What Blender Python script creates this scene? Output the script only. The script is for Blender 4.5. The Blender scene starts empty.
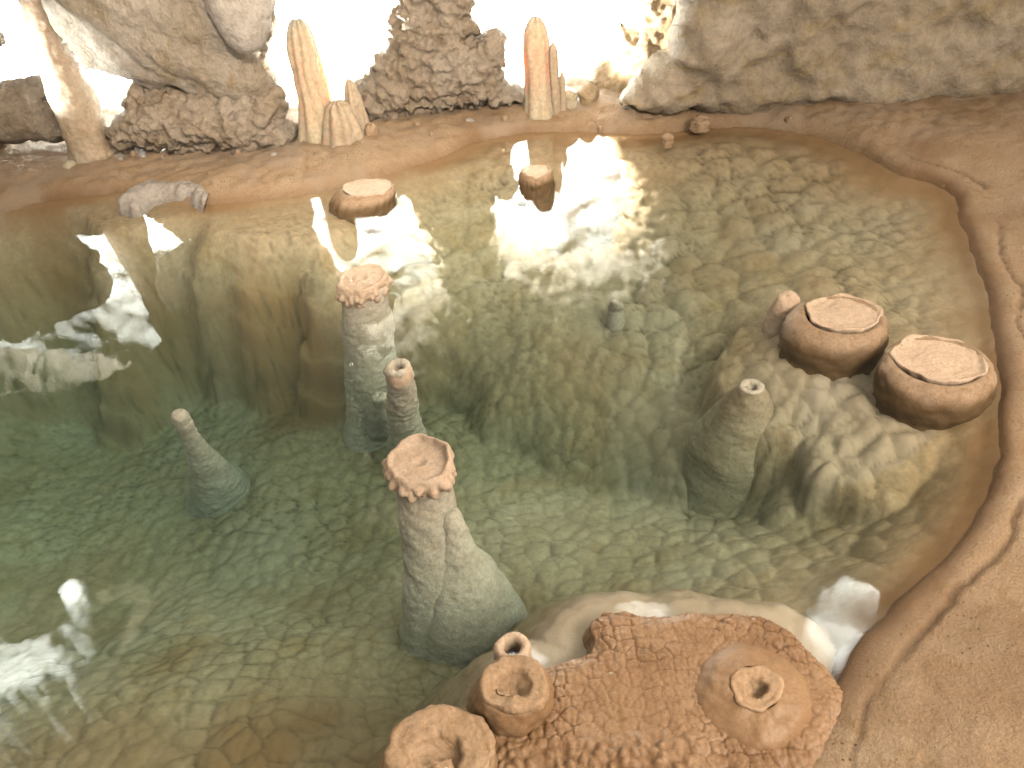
import bpy, math, random
import numpy as np
from mathutils import Vector, Matrix
from mathutils.geometry import delaunay_2d_cdt

rng = np.random.default_rng(7)
scene = bpy.context.scene
COL = scene.collection

# ------------------------------------------------------------------ camera model
H = 1.5; PITCH = math.radians(38); ROLL = math.radians(5); FPX = 800.0
f0 = np.array([0, math.cos(PITCH), -math.sin(PITCH)])
r0 = np.array([1.0, 0, 0]); u0 = np.array([0, math.sin(PITCH), math.cos(PITCH)])
RX = math.cos(ROLL) * r0 - math.sin(ROLL) * u0
UY = math.cos(ROLL) * u0 + math.sin(ROLL) * r0
CAM = np.array([0, 0, H])
def ray(px, py): return f0 * FPX + RX * (px - 512) - UY * (py - 384)
def atz(px, py, z=0.0):
    d = ray(px, py); return CAM + d * ((z - H) / d[2])
def atplane(px, py, Y, bx=0.0, bz=0.0):
    d = ray(px, py)                       # y = Y + bx*x + bz*z
    t = (Y + bz * H) / (d[1] - bx * d[0] - bz * d[2]); return CAM + d * t
def mirror_ceil(px, py, z):
    q = atz(px, py, 0); d = ray(px, py) * np.array([1, 1, -1]); return q + d * ((z - q[2]) / d[2])
def S(P): return float(np.dot(np.array(P) - CAM, f0)) / FPX     # metres per pixel there

cam_d = bpy.data.cameras.new("camera"); cam = bpy.data.objects.new("camera", cam_d); COL.objects.link(cam)
cam_d.sensor_width = 36; cam_d.lens = 36 * FPX / 1024; cam_d.clip_start = 0.02; cam_d.clip_end = 200
M = Matrix(((RX[0], UY[0], -f0[0], 0), (RX[1], UY[1], -f0[1], 0), (RX[2], UY[2], -f0[2], H), (0, 0, 0, 1)))
cam.matrix_world = M
scene.camera = cam

# ------------------------------------------------------------------ noise
def _hash(ix, iy, iz, k):
    n = (ix.astype(np.int64) * 374761393 + iy.astype(np.int64) * 668265263 + iz.astype(np.int64) * 2147483647 + k * 974711) & 0xFFFFFFFF
    n = ((n ^ (n >> 13)) * 1274126177) & 0xFFFFFFFF
    n = ((n ^ (n >> 16)) * 2246822519) & 0xFFFFFFFF
    n = n ^ (n >> 15)
    return (n & 0xFFFFFF) / float(0xFFFFFF)
def vnoise(P, seed=0):
    i = np.floor(P); fr = P - i; w = fr * fr * fr * (fr * (fr * 6 - 15) + 10); i = i.astype(np.int64)
    out = 0
    for a in (0, 1):
        wx = w[:, 0] if a else 1 - w[:, 0]
        for b in (0, 1):
            wy = w[:, 1] if b else 1 - w[:, 1]
            for c in (0, 1):
                wz = w[:, 2] if c else 1 - w[:, 2]
                out = out + wx * wy * wz * _hash(i[:, 0] + a, i[:, 1] + b, i[:, 2] + c, seed)
    return out * 2 - 1
def fbm(P, scale, octv=4, seed=0, gain=0.5):
    P = np.asarray(P, float); o = 0; a = 1.0; t = 0; q = P / scale
    for k in range(octv):
        o = o + a * vnoise(q + 17.3 * k, seed + k * 13); t += a; a *= gain; q = q * 2.03
    return o / t
def vor3(P, scale, seed=0):
    q = P / scale; i = np.floor(q).astype(np.int64)
    f1 = np.full(len(P), 9.0); f2 = np.full(len(P), 9.0)
    for a in (-1, 0, 1):
        for b in (-1, 0, 1):
            for c in (-1, 0, 1):
                jx, jy, jz = i[:, 0] + a, i[:, 1] + b, i[:, 2] + c
                d = np.sqrt((jx + _hash(jx, jy, jz, seed) - q[:, 0]) ** 2 + (jy + _hash(jx, jy, jz, seed + 1) - q[:, 1]) ** 2 + (jz + _hash(jx, jy, jz, seed + 2) - q[:, 2]) ** 2)
                f2 = np.minimum(f2, np.maximum(f1, d)); f1 = np.minimum(f1, d)
    return f1, f2
def vor2(X, Y, scale, seed=0):
    qx, qy = X / scale, Y / scale; ix = np.floor(qx).astype(np.int64); iy = np.floor(qy).astype(np.int64)
    f1 = np.full(X.shape, 9.0); f2 = np.full(X.shape, 9.0); cid = np.zeros(X.shape); z = np.zeros_like(ix)
    for a in (-1, 0, 1):
        for b in (-1, 0, 1):
            jx, jy = ix + a, iy + b
            d = np.hypot(jx + 0.1 + 0.8 * _hash(jx, jy, z, seed) - qx, jy + 0.1 + 0.8 * _hash(jx, jy, z, seed + 1) - qy)
            cl = d < f1
            f2 = np.minimum(f2, np.maximum(f1, d)); f1 = np.minimum(f1, d)
            cid = np.where(cl, _hash(jx, jy, z, seed + 5), cid)
    return f1, f2, cid
def sstep(a, b, x):
    t = np.clip((x - a) / (b - a), 0, 1); return t * t * (3 - 2 * t)
def inside(X, Y, poly):
    c = np.zeros(X.shape, bool); n = len(poly)
    for k in range(n):
        x1, y1 = poly[k]; x2, y2 = poly[(k + 1) % n]
        if y1 == y2: continue
        m = ((y1 > Y) != (y2 > Y)) & (X < (x2 - x1) * (Y - y1) / (y2 - y1) + x1)
        c ^= m
    return c
def pdist(X, Y, poly):
    d = np.full(X.shape, 1e9); n = len(poly)
    for k in range(n):
        x1, y1 = poly[k]; x2, y2 = poly[(k + 1) % n]; dx, dy = x2 - x1, y2 - y1
        L = dx * dx + dy * dy + 1e-12
        t = np.clip(((X - x1) * dx + (Y - y1) * dy) / L, 0, 1)
        d = np.minimum(d, np.hypot(X - x1 - t * dx, Y - y1 - t * dy))
    return d
def densify(poly, step, amp=0.0, seed=0, sc=0.2):
    out = []; n = len(poly)
    for k in range(n):
        a = np.array(poly[k], float); b = np.array(poly[(k + 1) % n], float); m = max(1, int(np.linalg.norm(b - a) / step))
        for j in range(m): out.append(a + (b - a) * j / m)
    out = np.array(out)
    # soften the corners, then roughen
    for _ in range(2): out = 0.5 * out + 0.25 * (np.roll(out, 1, 0) + np.roll(out, -1, 0))
    if amp:
        P = np.column_stack([out, np.zeros(len(out))])
        out = out + amp * np.column_stack([fbm(P, sc, 4, seed, .65), fbm(P + 31.7, sc, 4, seed + 5, .65)])
    return out

# ------------------------------------------------------------------ mesh helpers
def new_mesh(name, V, Fc, mat, loc=None, parent=None, smooth=True, attr=None):
    V = np.asarray(V, float); me = bpy.data.meshes.new(name)
    base = np.zeros(3) if loc is None else np.asarray(loc, float)
    W = V - base
    if isinstance(Fc, np.ndarray):
        k = Fc.shape[1]; nf = len(Fc)
        me.vertices.add(len(W)); me.vertices.foreach_set('co', W.ravel())
        me.loops.add(nf * k); me.loops.foreach_set('vertex_index', Fc.ravel().astype(np.int32))
        me.polygons.add(nf); me.polygons.foreach_set('loop_start', np.arange(0, nf * k, k, dtype=np.int32))
        me.polygons.foreach_set('loop_total', np.full(nf, k, np.int32))
        me.update(calc_edges=True)
    else:
        me.from_pydata([tuple(v) for v in W], [], Fc); me.update()
    me.polygons.foreach_set('use_smooth', np.full(len(me.polygons), smooth))
    if attr is not None:
        A = me.attributes.new('tint', 'FLOAT_COLOR', 'POINT')
        A.data.foreach_set('color', np.column_stack([attr, np.ones(len(V))]).astype(np.float32).ravel())
    me.materials.append(mat); me.validate()
    o = bpy.data.objects.new(name, me); COL.objects.link(o)
    if parent is not None:
        o.parent = parent; o.location = base - np.array(parent.location)
    else: o.location = base
    return o
def tag(o, label=None, cat=None, group=None, kind=None):
    for k, v in (('label', label), ('category', cat), ('group', group), ('kind', kind)):
        if v: o[k] = v
    return o
def thing(name, loc, label, cat, group=None):
    o = bpy.data.objects.new(name, None); COL.objects.link(o); o.location = loc; o.empty_display_size = .1
    return tag(o, label, cat, group)
def grid_faces(nu, nv, wrap=False):
    u = np.arange(nu if wrap else nu - 1); v = np.arange(nv - 1)
    U, Vv = np.meshgrid(u, v, indexing='ij'); U2 = (U + 1) % nu
    return np.stack([U * nv + Vv, U2 * nv + Vv, U2 * nv + Vv + 1, U * nv + Vv + 1], -1).reshape(-1, 4)
def lathe(prof, nseg=96, step=0.005, disp=None, centre=(0, 0, 0), lean=(0, 0), z0=None, ell=1.0, rot=0.0):
    """prof: (r,z) from the lower outside to the top; lean = shift in x,y per metre below z0."""
    prof = np.array(prof, float)
    # smooth curve through the profile
    d = np.concatenate([[0], np.cumsum(np.hypot(*np.diff(prof, axis=0).T))]); n = max(8, int(d[-1] / step))
    s = np.linspace(0, d[-1], n); pr = np.column_stack([np.interp(s, d, prof[:, 0]), np.interp(s, d, prof[:, 1])])
    for _ in range(3): pr[1:-1] = .5 * pr[1:-1] + .25 * (pr[:-2] + pr[2:])
    th = np.linspace(0, 2 * math.pi, nseg, endpoint=False)
    T, R_ = np.meshgrid(th, pr[:, 0], indexing='ij'); Z = np.meshgrid(th, pr[:, 1], indexing='ij')[1]
    X = R_ * np.cos(T); Y = R_ * np.sin(T) * ell
    if rot: X, Y = X * math.cos(rot) - Y * math.sin(rot), X * math.sin(rot) + Y * math.cos(rot)
    P = np.column_stack([X.ravel(), Y.ravel(), Z.ravel()])
    tg = np.gradient(pr, axis=0); tg /= np.linalg.norm(tg, axis=1)[:, None] + 1e-9
    nr, nz = tg[:, 1], -tg[:, 0]
    N = np.column_stack([(np.cos(T) * nr[None, :]).ravel(), (np.sin(T) * nr[None, :]).ravel(), np.broadcast_to(nz[None, :], T.shape).ravel()])
    info = dict(th=T.ravel(), r=R_.ravel(), z=Z.ravel())
    c = np.asarray(centre, float)
    if disp is not None:
        D = disp(P + c, info)
        fade = np.clip(info['r'] / 0.012, 0, 1)
        P = P + N * (D * fade)[:, None]
    zz = prof[:, 1].max() if z0 is None else z0
    dz = np.clip(zz - P[:, 2], 0, None)
    P[:, 0] += lean[0] * dz; P[:, 1] += lean[1] * dz
    return P + c, grid_faces(nseg, n, True)

# ------------------------------------------------------------------ materials
def nodes(name):
    m = bpy.data.materials.new(name); m.use_nodes = True; nt = m.node_tree; nt.nodes.clear(); return m, nt
def N(nt, t, **kw):
    n = nt.nodes.new(t)
    for k, v in kw.items():
        if k in n.inputs: n.inputs[k].default_value = v
        else: setattr(n, k, v)
    return n
def mixc(nt, fac, a, b, mode='MIX'):
    n = nt.nodes.new('ShaderNodeMix'); n.data_type = 'RGBA'; n.blend_type = mode
    for s, v in ((0, fac), (6, a), (7, b)):
        if hasattr(v, 'links') or isinstance(v, bpy.types.NodeSocket): nt.links.new(v, n.inputs[s])
        else: n.inputs[s].default_value = v if s == 0 else (*v, 1)
    return n.outputs[2]
def ramp(nt, sock, a, b, ca=(0, 0, 0, 1), cb=(1, 1, 1, 1)):
    r = nt.nodes.new('ShaderNodeValToRGB'); r.color_ramp.elements[0].position = a; r.color_ramp.elements[1].position = b
    r.color_ramp.elements[0].color = ca; r.color_ramp.elements[1].color = cb
    nt.links.new(sock, r.inputs[0]); return r.outputs[0]
def rockmat(name, c1, c2, c3, scale=4.0, fine=60.0, bump=0.5, dist=0.004, rough=0.6, pits=0.0, sss=0.0, ssr=(.06, .03, .012), tint=None, streak=None, spec=.4, fleck=0.0):
    m, nt = nodes(name); L = nt.links.new
    out = N(nt, 'ShaderNodeOutputMaterial'); b = N(nt, 'ShaderNodeBsdfPrincipled'); L(b.outputs[0], out.inputs[0])
    tc = N(nt, 'ShaderNodeNewGeometry'); co = tc.outputs['Position']
    if streak:
        mp = N(nt, 'ShaderNodeMapping'); mp.inputs['Rotation'].default_value = streak[0]; mp.inputs['Scale'].default_value = streak[1]
        L(co, mp.inputs[0]); co2 = mp.outputs[0]
    else: co2 = co
    n1 = N(nt, 'ShaderNodeTexNoise', Scale=scale, Detail=6.0, Roughness=.6); L(co2, n1.inputs['Vector'])
    n2 = N(nt, 'ShaderNodeTexNoise', Scale=scale * 2.7, Detail=8.0, Roughness=.65, Distortion=.6); L(co2, n2.inputs['Vector'])
    n3 = N(nt, 'ShaderNodeTexNoise', Scale=fine, Detail=6.0, Roughness=.7); L(co, n3.inputs['Vector'])
    col = mixc(nt, ramp(nt, n1.outputs[0], .35, .65), c1, c2)
    col = mixc(nt, ramp(nt, n2.outputs[0], .52, .72), col, c3)
    v = ramp(nt, n3.outputs[0], .3, .7, (.75, .75, .75, 1), (1.2, 1.2, 1.2, 1))
    col = mixc(nt, 1.0, col, v, 'MULTIPLY')
    if fleck:
        nf = N(nt, 'ShaderNodeTexVoronoi', Scale=fleck); L(co, nf.inputs['Vector'])
        nn = N(nt, 'ShaderNodeTexNoise', Scale=6.0, Detail=3.0); L(co, nn.inputs['Vector'])
        mm = N(nt, 'ShaderNodeMath', operation='MULTIPLY'); L(ramp(nt, nf.outputs['Distance'], .12, .2, (1, 1, 1, 1), (0, 0, 0, 1)), mm.inputs[0]); L(ramp(nt, nn.outputs[0], .5, .62), mm.inputs[1])
        col = mixc(nt, mm.outputs[0], col, tuple(x * .35 for x in c1))
    if tint:
        at = N(nt, 'ShaderNodeAttribute', attribute_name='tint'); sp = N(nt, 'ShaderNodeSeparateColor'); L(at.outputs['Color'], sp.inputs[0])
        for ch, cc in zip((0, 1, 2), tint):
            if cc is not None: col = mixc(nt, sp.outputs[ch], col, cc)
    L(col, b.inputs['Base Color'])
    b.inputs['Specular IOR Level'].default_value = spec
    rr = N(nt, 'ShaderNodeMapRange'); rr.inputs['To Min'].default_value = rough - .12; rr.inputs['To Max'].default_value = rough + .15
    L(n2.outputs[0], rr.inputs[0]); L(rr.outputs[0], b.inputs['Roughness'])
    n4 = N(nt, 'ShaderNodeTexNoise', Scale=fine * .3, Detail=9.0, Roughness=.7); L(co, n4.inputs['Vector'])
    ad = N(nt, 'ShaderNodeMath', operation='ADD'); L(n3.outputs[0], ad.inputs[0]); L(n4.outputs[0], ad.inputs[1])
    hs = ad.outputs[0]
    if pits:
        vo = N(nt, 'ShaderNodeTexVoronoi', Scale=pits); L(co, vo.inputs['Vector'])
        pr = ramp(nt, vo.outputs['Distance'], .1, .42); a2 = N(nt, 'ShaderNodeMath', operation='ADD'); L(hs, a2.inputs[0]); L(pr, a2.inputs[1]); hs = a2.outputs[0]
    bp = N(nt, 'ShaderNodeBump', Strength=bump, Distance=dist); L(hs, bp.inputs['Height']); L(bp.outputs[0], b.inputs['Normal'])
    if sss:
        b.inputs['Subsurface Weight'].default_value = sss; b.inputs['Subsurface Radius'].default_value = ssr; b.inputs['Subsurface Scale'].default_value = 1.0
    return m

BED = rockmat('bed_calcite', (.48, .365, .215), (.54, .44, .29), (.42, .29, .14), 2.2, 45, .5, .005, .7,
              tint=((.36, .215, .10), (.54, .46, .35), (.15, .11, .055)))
BANK = rockmat('bank_rock', (.55, .365, .22), (.63, .455, .30), (.47, .30, .155), 6.0, 150, 1.0, .009, .62, fleck=55,
               tint=((.33, .195, .10), (.54, .40, .28), (.13, .075, .035)))
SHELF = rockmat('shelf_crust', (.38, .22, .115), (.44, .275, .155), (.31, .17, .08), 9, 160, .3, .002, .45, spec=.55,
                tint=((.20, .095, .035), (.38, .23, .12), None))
STONE = rockmat('stump_body', (.43, .285, .175), (.50, .35, .23), (.32, .20, .10), 14, 120, .6, .004, .55, tint=((.17, .105, .05), None, None))
CRUST = rockmat('pale_crust', (.70, .51, .36), (.77, .59, .44), (.60, .41, .27), 20, 140, .5, .003, .6, sss=.15, ssr=(.01, .005, .003))
STALK = rockmat('stalk_calcite', (.68, .60, .47), (.75, .68, .55), (.60, .50, .36), 9, 90, .7, .006, .65)
WALLR = rockmat('smooth_wall_rock', (.42, .33, .23), (.52, .43, .33), (.42, .31, .15), 1.8, 30, .8, .015, .6, streak=((0, .6, 0), (1, 1, 2.2)))
COARSE = rockmat('coarse_rock', (.54, .42, .30), (.64, .53, .42), (.38, .26, .16), 5, 38, 1.0, .03, .7)
HANG = rockmat('hanging_rock', (.47, .38, .28), (.58, .50, .42), (.36, .26, .13), 2.5, 34, 1.0, .025, .65, streak=((0, -.7, 0), (2.6, 1, .6)))
GREY = rockmat('grey_rock', (.48, .42, .36), (.58, .52, .46), (.34, .28, .24), 8, 60, .9, .01, .7)
LITR = rockmat('cream_rock', (.60, .43, .25), (.70, .53, .34), (.50, .33, .17), 5, 36, 1.0, .02, .6)
WHITE = rockmat('white_calcite', (.80, .77, .72), (.86, .84, .80), (.70, .64, .56), 4, 30, .8, .015, .6)
COLM = rockmat('column_calcite', (.84, .66, .45), (.87, .71, .51), (.79, .57, .35), 7, 50, .9, .014, .45, streak=((0, 0, 0), (1, 1, .2)), sss=.55, ssr=(.10, .07, .045))
CONE = rockmat('cone_calcite', (.47, .38, .25), (.53, .45, .31), (.41, .31, .18), 6, 70, .6, .005, .7)
COLA = rockmat('leaning_column_calcite', (.60, .45, .31), (.66, .53, .39), (.50, .35, .22), 7, 50, .7, .008, .5, sss=.35, ssr=(.05, .02, .008))
RIM = rockmat('crater_rim', (.50, .32, .185), (.56, .38, .24), (.42, .25, .13), 20, 140, .5, .003, .55)
CEIL = rockmat('ceiling_rock', (.30, .22, .14), (.38, .29, .19), (.22, .15, .08), 1.2, 14, .8, .03, .7)

# water: clear sheet with mirror reflection, green absorption in the body
WATER, nt = nodes('water'); Lk = nt.links.new
out = N(nt, 'ShaderNodeOutputMaterial'); ge = N(nt, 'ShaderNodeNewGeometry')
dt = N(nt, 'ShaderNodeVectorMath', operation='DOT_PRODUCT'); Lk(ge.outputs['Incoming'], dt.inputs[0]); Lk(ge.outputs['Normal'], dt.inputs[1])
ab = N(nt, 'ShaderNodeMath', operation='ABSOLUTE'); Lk(dt.outputs['Value'], ab.inputs[0])
om = N(nt, 'ShaderNodeMath', operation='SUBTRACT'); om.inputs[0].default_value = 1; Lk(ab.outputs[0], om.inputs[1])
pw = N(nt, 'ShaderNodeMath', operation='POWER'); Lk(om.outputs[0], pw.inputs[0]); pw.inputs[1].default_value = 5
ma = N(nt, 'ShaderNodeMath', operation='MULTIPLY_ADD'); Lk(pw.outputs[0], ma.inputs[0]); ma.inputs[1].default_value = .97; ma.inputs[2].default_value = .036
tr = N(nt, 'ShaderNodeBsdfTransparent'); gl = N(nt, 'ShaderNodeBsdfGlossy'); gl.inputs['Roughness'].default_value = 0.0
mx = N(nt, 'ShaderNodeMixShader'); Lk(ma.outputs[0], mx.inputs[0]); Lk(tr.outputs[0], mx.inputs[1]); Lk(gl.outputs[0], mx.inputs[2]); Lk(mx.outputs[0], out.inputs['Surface'])
va = N(nt, 'ShaderNodeVolumeAbsorption'); va.inputs['Color'].default_value = (.15, .74, .66, 1); va.inputs['Density'].default_value = 0.44
vs = N(nt, 'ShaderNodeVolumeScatter'); vs.inputs['Color'].default_value = (.45, .95, .80, 1); vs.inputs['Density'].default_value = .045; vs.inputs['Anisotropy'].default_value = 0.0
av = N(nt, 'ShaderNodeAddShader'); Lk(va.outputs[0], av.inputs[0]); Lk(vs.outputs[0], av.inputs[1]); Lk(av.outputs[0], out.inputs['Volume'])

# ------------------------------------------------------------------ pool outline, floor, bank
def P2(l, z=0.0): return [tuple(atz(x, y, z)[:2]) for x, y in l]
SHORE = [(-3.4, .42), (-3.4, 3.0)] + P2([(0, 207), (60, 198), (130, 190), (205, 203), (290, 196), (330, 190), (390, 172), (430, 160), (475, 140), (510, 132), (560, 130), (640, 133), (690, 128), (760, 126),
        (820, 135), (860, 152), (900, 172), (940, 182), (958, 195), (966, 220), (975, 262), (992, 300), (1002, 345), (1006, 400), (1010, 450), (1002, 490), (975, 530), (940, 568), (905, 606), (870, 640), (838, 672), (812, 715), (790, 765), (765, 840), (740, 960)]) + [(.3, .42)]
SHORE = [tuple(p) for p in densify(SHORE, .04, .035, 3, .35)]
SHELFP = P2([(588, 625), (600, 610), (640, 613), (700, 613), (760, 616), (790, 630), (812, 652), (832, 672), (850, 700), (820, 780), (790, 900), (520, 900), (400, 850), (430, 790), (488, 735), (520, 700), (528, 668), (560, 660), (590, 654), (594, 640)], .02)
SHELFP = [tuple(p) for p in densify(SHELFP, .012, .012, 9, .05)]

# depth of the bed, picked over the pool: (px, py, depth); the shallow slopes and the deep floor are two surfaces that meet in a crease
SLOPE = [(250, 335, .42), (200, 300, .32), (100, 340, .5), (30, 330, .55), (300, 360, .5), (300, 300, .26), (200, 240, .12), (80, 240, .14), (0, 250, .2), (150, 270, .22), (200, 390, .84), (100, 400, .95), (20, 420, 1.0), (310, 400, .74),
      (600, 300, .26), (500, 320, .32), (430, 350, .44), (620, 440, .46), (520, 400, .47), (420, 386, .58), (480, 432, .61), (560, 466, .59), (630, 488, .56), (700, 250, .18), (800, 220, .11), (600, 220, .14), (480, 200, .12), (400, 240, .18), (400, 300, .3), (900, 250, .08),
      (850, 405, .13), (800, 400, .16), (830, 385, .10), (905, 425, .10), (940, 430, .085), (540, 190, .07), (375, 218, .09), (700, 450, .35), (735, 460, .33), (680, 480, .44), (950, 450, .10), (850, 505, .29), (790, 490, .29), (930, 530, .14), (860, 580, .15),
      (700, 330, .24), (760, 340, .15), (890, 330, .08), (840, 355, .06), (800, 350, .07), (930, 400, .07), (880, 380, .11), (820, 280, .10), (700, 390, .33), (780, 460, .27),
      (500, 480, .78), (590, 530, .72), (350, 480, .95), (250, 450, 1.1), (100, 470, 1.2), (700, 540, .62), (440, 420, .72), (-200, 500, 1.0), (850, 560, .24), (600, 620, .8), (300, 620, 1.1), (0, 620, 1.2), (100, 760, 1.1), (500, 800, .8)]
FLOOR = [(250, 480, .78), (100, 480, 1.02), (20, 420, 1.12), (350, 540, .73), (500, 480, .63), (590, 505, .585), (440, 420, .63), (300, 415, .75), (330, 480, .74), (630, 495, .56), (750, 520, .42), (650, 540, .50), (850, 520, .30), (720, 560, .36), (550, 560, .52), (470, 680, .46), (380, 720, .40), (250, 700, .38), (150, 680, .42), (50, 740, .36),
      (0, 600, .9), (300, 600, .64), (150, 590, .84), (420, 560, .60), (250, 800, .3), (500, 900, .3), (0, 900, .35), (-200, 500, .8), (-200, 800, .5), (930, 560, .2), (700, 450, .55), (600, 350, .85), (800, 300, .8), (430, 300, .95), (250, 300, 1.1), (60, 320, 1.1), (950, 420, .5)]
def tps(r): return r * r * np.log(r + 1e-9)
def fit(pts):
    X_ = np.array([atz(x, y, -d)[:2] for x, y, d in pts]); D_ = np.array([d for *_, d in pts]); n_ = len(X_); A_ = np.zeros((n_ + 3, n_ + 3))
    A_[:n_, :n_] = tps(np.linalg.norm(X_[:, None] - X_[None], axis=2)) + np.eye(n_) * .0008; A_[:n_, n_] = 1; A_[:n_, n_ + 1:] = X_; A_[n_:, :n_] = A_[:n_, n_:].T
    return X_, np.linalg.solve(A_, np.concatenate([D_, np.zeros(3)]))
FIT_S, FIT_F = fit(SLOPE), fit(FLOOR)
def surf(F_, X, Y):
    X_, W_ = F_; n_ = len(X_); o = W_[n_] + W_[n_ + 1] * X + W_[n_ + 2] * Y
    for k in range(n_): o = o + W_[k] * tps(np.hypot(X - X_[k, 0], Y - X_[k, 1]))
    return o
def dome(f1, k=.75): return 1 - np.clip(f1 / k, 0, 1) ** 2
MOUND = P2([(772, 415), (790, 385), (850, 372), (925, 392), (968, 425), (962, 465), (920, 486), (850, 493), (805, 480), (780, 450)], -.14)
MOUND = [tuple(p) for p in densify(MOUND, .02, .02, 4, .1)]
SWELL = [(atz(833, 335, 0), .15), (atz(934, 383, 0), .16)]
KNOB = P2([(238, 335), (275, 325), (320, 330), (345, 355), (345, 385), (300, 398), (245, 392), (232, 360)], -.5)
KNOB = [tuple(p) for p in densify(KNOB, .03, .03, 14, .15)]
MOUND = P2([(795, 415), (815, 395), (850, 392), (895, 405), (925, 430), (920, 462), (895, 482), (850, 490), (815, 478), (797, 450)], -.16)
MOUND = [tuple(p) for p in densify(MOUND, .02, .02, 4, .1)]
SWELL = [(atz(833, 335, 0), .15), (atz(934, 383, 0), .16)]
KNOB = P2([(238, 335), (275, 325), (320, 330), (345, 355), (345, 385), (300, 398), (245, 392), (232, 360)], -.5)
KNOB = [tuple(p) for p in densify(KNOB, .03, .03, 14, .15)]
STEPL = P2([(400, 386), (430, 392), (480, 432), (560, 466), (620, 488), (560, 466), (480, 432), (430, 392)], -.55); LEDGEEND = P2([(620, 488), (622, 490), (619, 491)], -.55)
def bed(X, Y):
    P = np.column_stack([X, Y, np.zeros_like(X)])
    wx = X + .022 * fbm(P, .16, 2, 41); wy = Y + .022 * fbm(P + 9, .16, 2, 42)
    ins = inside(X, Y, SHORE); d = pdist(X, Y, SHORE); sd = np.where(ins, d, -d)
    Ds = surf(FIT_S, wx, wy); Df = surf(FIT_F, wx, wy)
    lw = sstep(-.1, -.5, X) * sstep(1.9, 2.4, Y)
    Ds = Ds + .034 * np.sin(Ds * 40 + 5 * fbm(P, .3, 3, 46)) * sstep(.12, .25, Ds) * lw
    D = np.clip(np.minimum(Ds, Df), .02, 1.15); onfloor = sstep(-.02, .03, Ds - Df)
    D = D * (1 - np.exp(-np.clip(sd, 0, 9) / .16)) + .012 * sstep(0, .05, sd)
    # cobbled calcite
    big = sstep(-.2, .35, fbm(P, .9, 2, 77))
    a1, a2, c1 = vor2(wx, wy, .135, 5); b1, b2, c2 = vor2(wx + .3, wy, .075, 8); e1, e2, c3 = vor2(wx, wy + .2, .03, 12)
    cr1, cr2 = sstep(0, .09, a2 - a1), sstep(0, .12, b2 - b1)
    big = big * (1 - .75 * onfloor)
    pa = np.sqrt(np.clip((a2 - a1) * 1.5, 0, 1)); pb = np.sqrt(np.clip((b2 - b1) * 1.6, 0, 1)); pc = np.sqrt(np.clip((e2 - e1) * 1.6, 0, 1))
    lump = (.024 * pa * (.6 + .8 * c1) + .008 * dome(a1)) * (.25 + .75 * big) + (.014 * pb * (.7 + .6 * c2) + .004 * dome(b1)) * (1.0 - .5 * big) * (1 - .3 * onfloor) + .0035 * pc + .010 * fbm(P, .3, 3, 2) - .02
    lump = lump * (1 - .6 * lw * (1 - onfloor)); lump = lump * (.15 + .85 * sstep(.02, .28, sd)) 
    inm = np.where(inside(wx, wy, MOUND), pdist(wx, wy, MOUND), 0)
    m1, m2, mc = vor2(wx, wy, .10, 31)
    Zm = -(.27 - .13 * np.sqrt(np.clip(1 - (1 - np.clip(inm / .12, 0, 1)) ** 2, 0, 1))) + .034 * np.sqrt(np.clip((m2 - m1) * 1.5, 0, 1)) + .004 * dome(b1)
    for q_, r_ in SWELL:
        rq = np.hypot(X - q_[0], Y - q_[1]) + .03 * fbm(P, .12, 3, 55); D = np.minimum(D, .066 + .085 * sstep(r_ * .95, r_ * 2.3, rq) + 3 * sstep(r_ * 2.2, r_ * 5, rq))
    ink = np.where(inside(wx, wy, KNOB), pdist(wx, wy, KNOB), 0)
    Z = -D + lump
    Z = np.where(inm > 0, np.maximum(Z, Zm), Z)
    Z = Z + 0
    # pale rounded skirt under the crusted shelf
    ss = np.where(inside(X, Y, SHELFP), -1, 1) * pdist(X, Y, SHELFP)
    so = ss + .03 * fbm(P, .12, 3, 50)
    Zs = -.022 - .012 * np.clip(so, 0, 1) / .1 - 1.1 * np.clip(so - .085, 0, 9) ** 1.15 - .35 * np.clip(so - .06, 0, 9)
    sk = sstep(.14, .10, so) * (Zs > Z)
    Z = np.maximum(Z, Zs)
    Z = np.where(sd < 0, np.minimum(Z, sd * .9), Z) - .004
    Z = np.maximum(Z, -1.45)
    stain_shade = np.clip(np.exp(-np.clip(sd - .03, 0, 9) / .07) * (1.0 + .8 * fbm(P, .25, 4, 60)), 0, 1)
    # rusty far shallows are wider, and a broad brown bed lies at the near left
    far = np.exp(-np.clip(sd, 0, 9) / .22) * sstep(2.6, 3.3, Y) * (X > .3)
    near = sstep(-.15, -.5, X) * sstep(1.25, 1.05, Y + .1 * fbm(P, .4, 3, 61))
    stain_shade = np.clip(stain_shade + .45 * sk * sstep(-.3, .4, fbm(P, .1, 3, 66)) + far * .7 + .55 * lw * (1 - onfloor) * sstep(.15, .35, D) + near * .6 + .7 * sstep(0, .12, ink) + .40 * sstep(.05, .45, fbm(P, .35, 4, 62)), 0, 1)  # brown stains, plus deep shade of the left underwater wall put into the colour
    pale = np.clip(.55 * sk + .5 * (inm > 0) + .35 * sstep(.05, .5, fbm(P, .5, 4, 63)), 0, 1)
    crease = np.clip((1 - cr1) * .9 * (.4 + .6 * big) + (1 - cr2) * .65, 0, 1) * (.55 + .9 * fbm(P, .25, 3, 64)) * sstep(.05, .25, sd) * (1 - sk)
    return Z, sd, np.column_stack([stain_shade, pale, np.clip(crease, 0, 1)])
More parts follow.
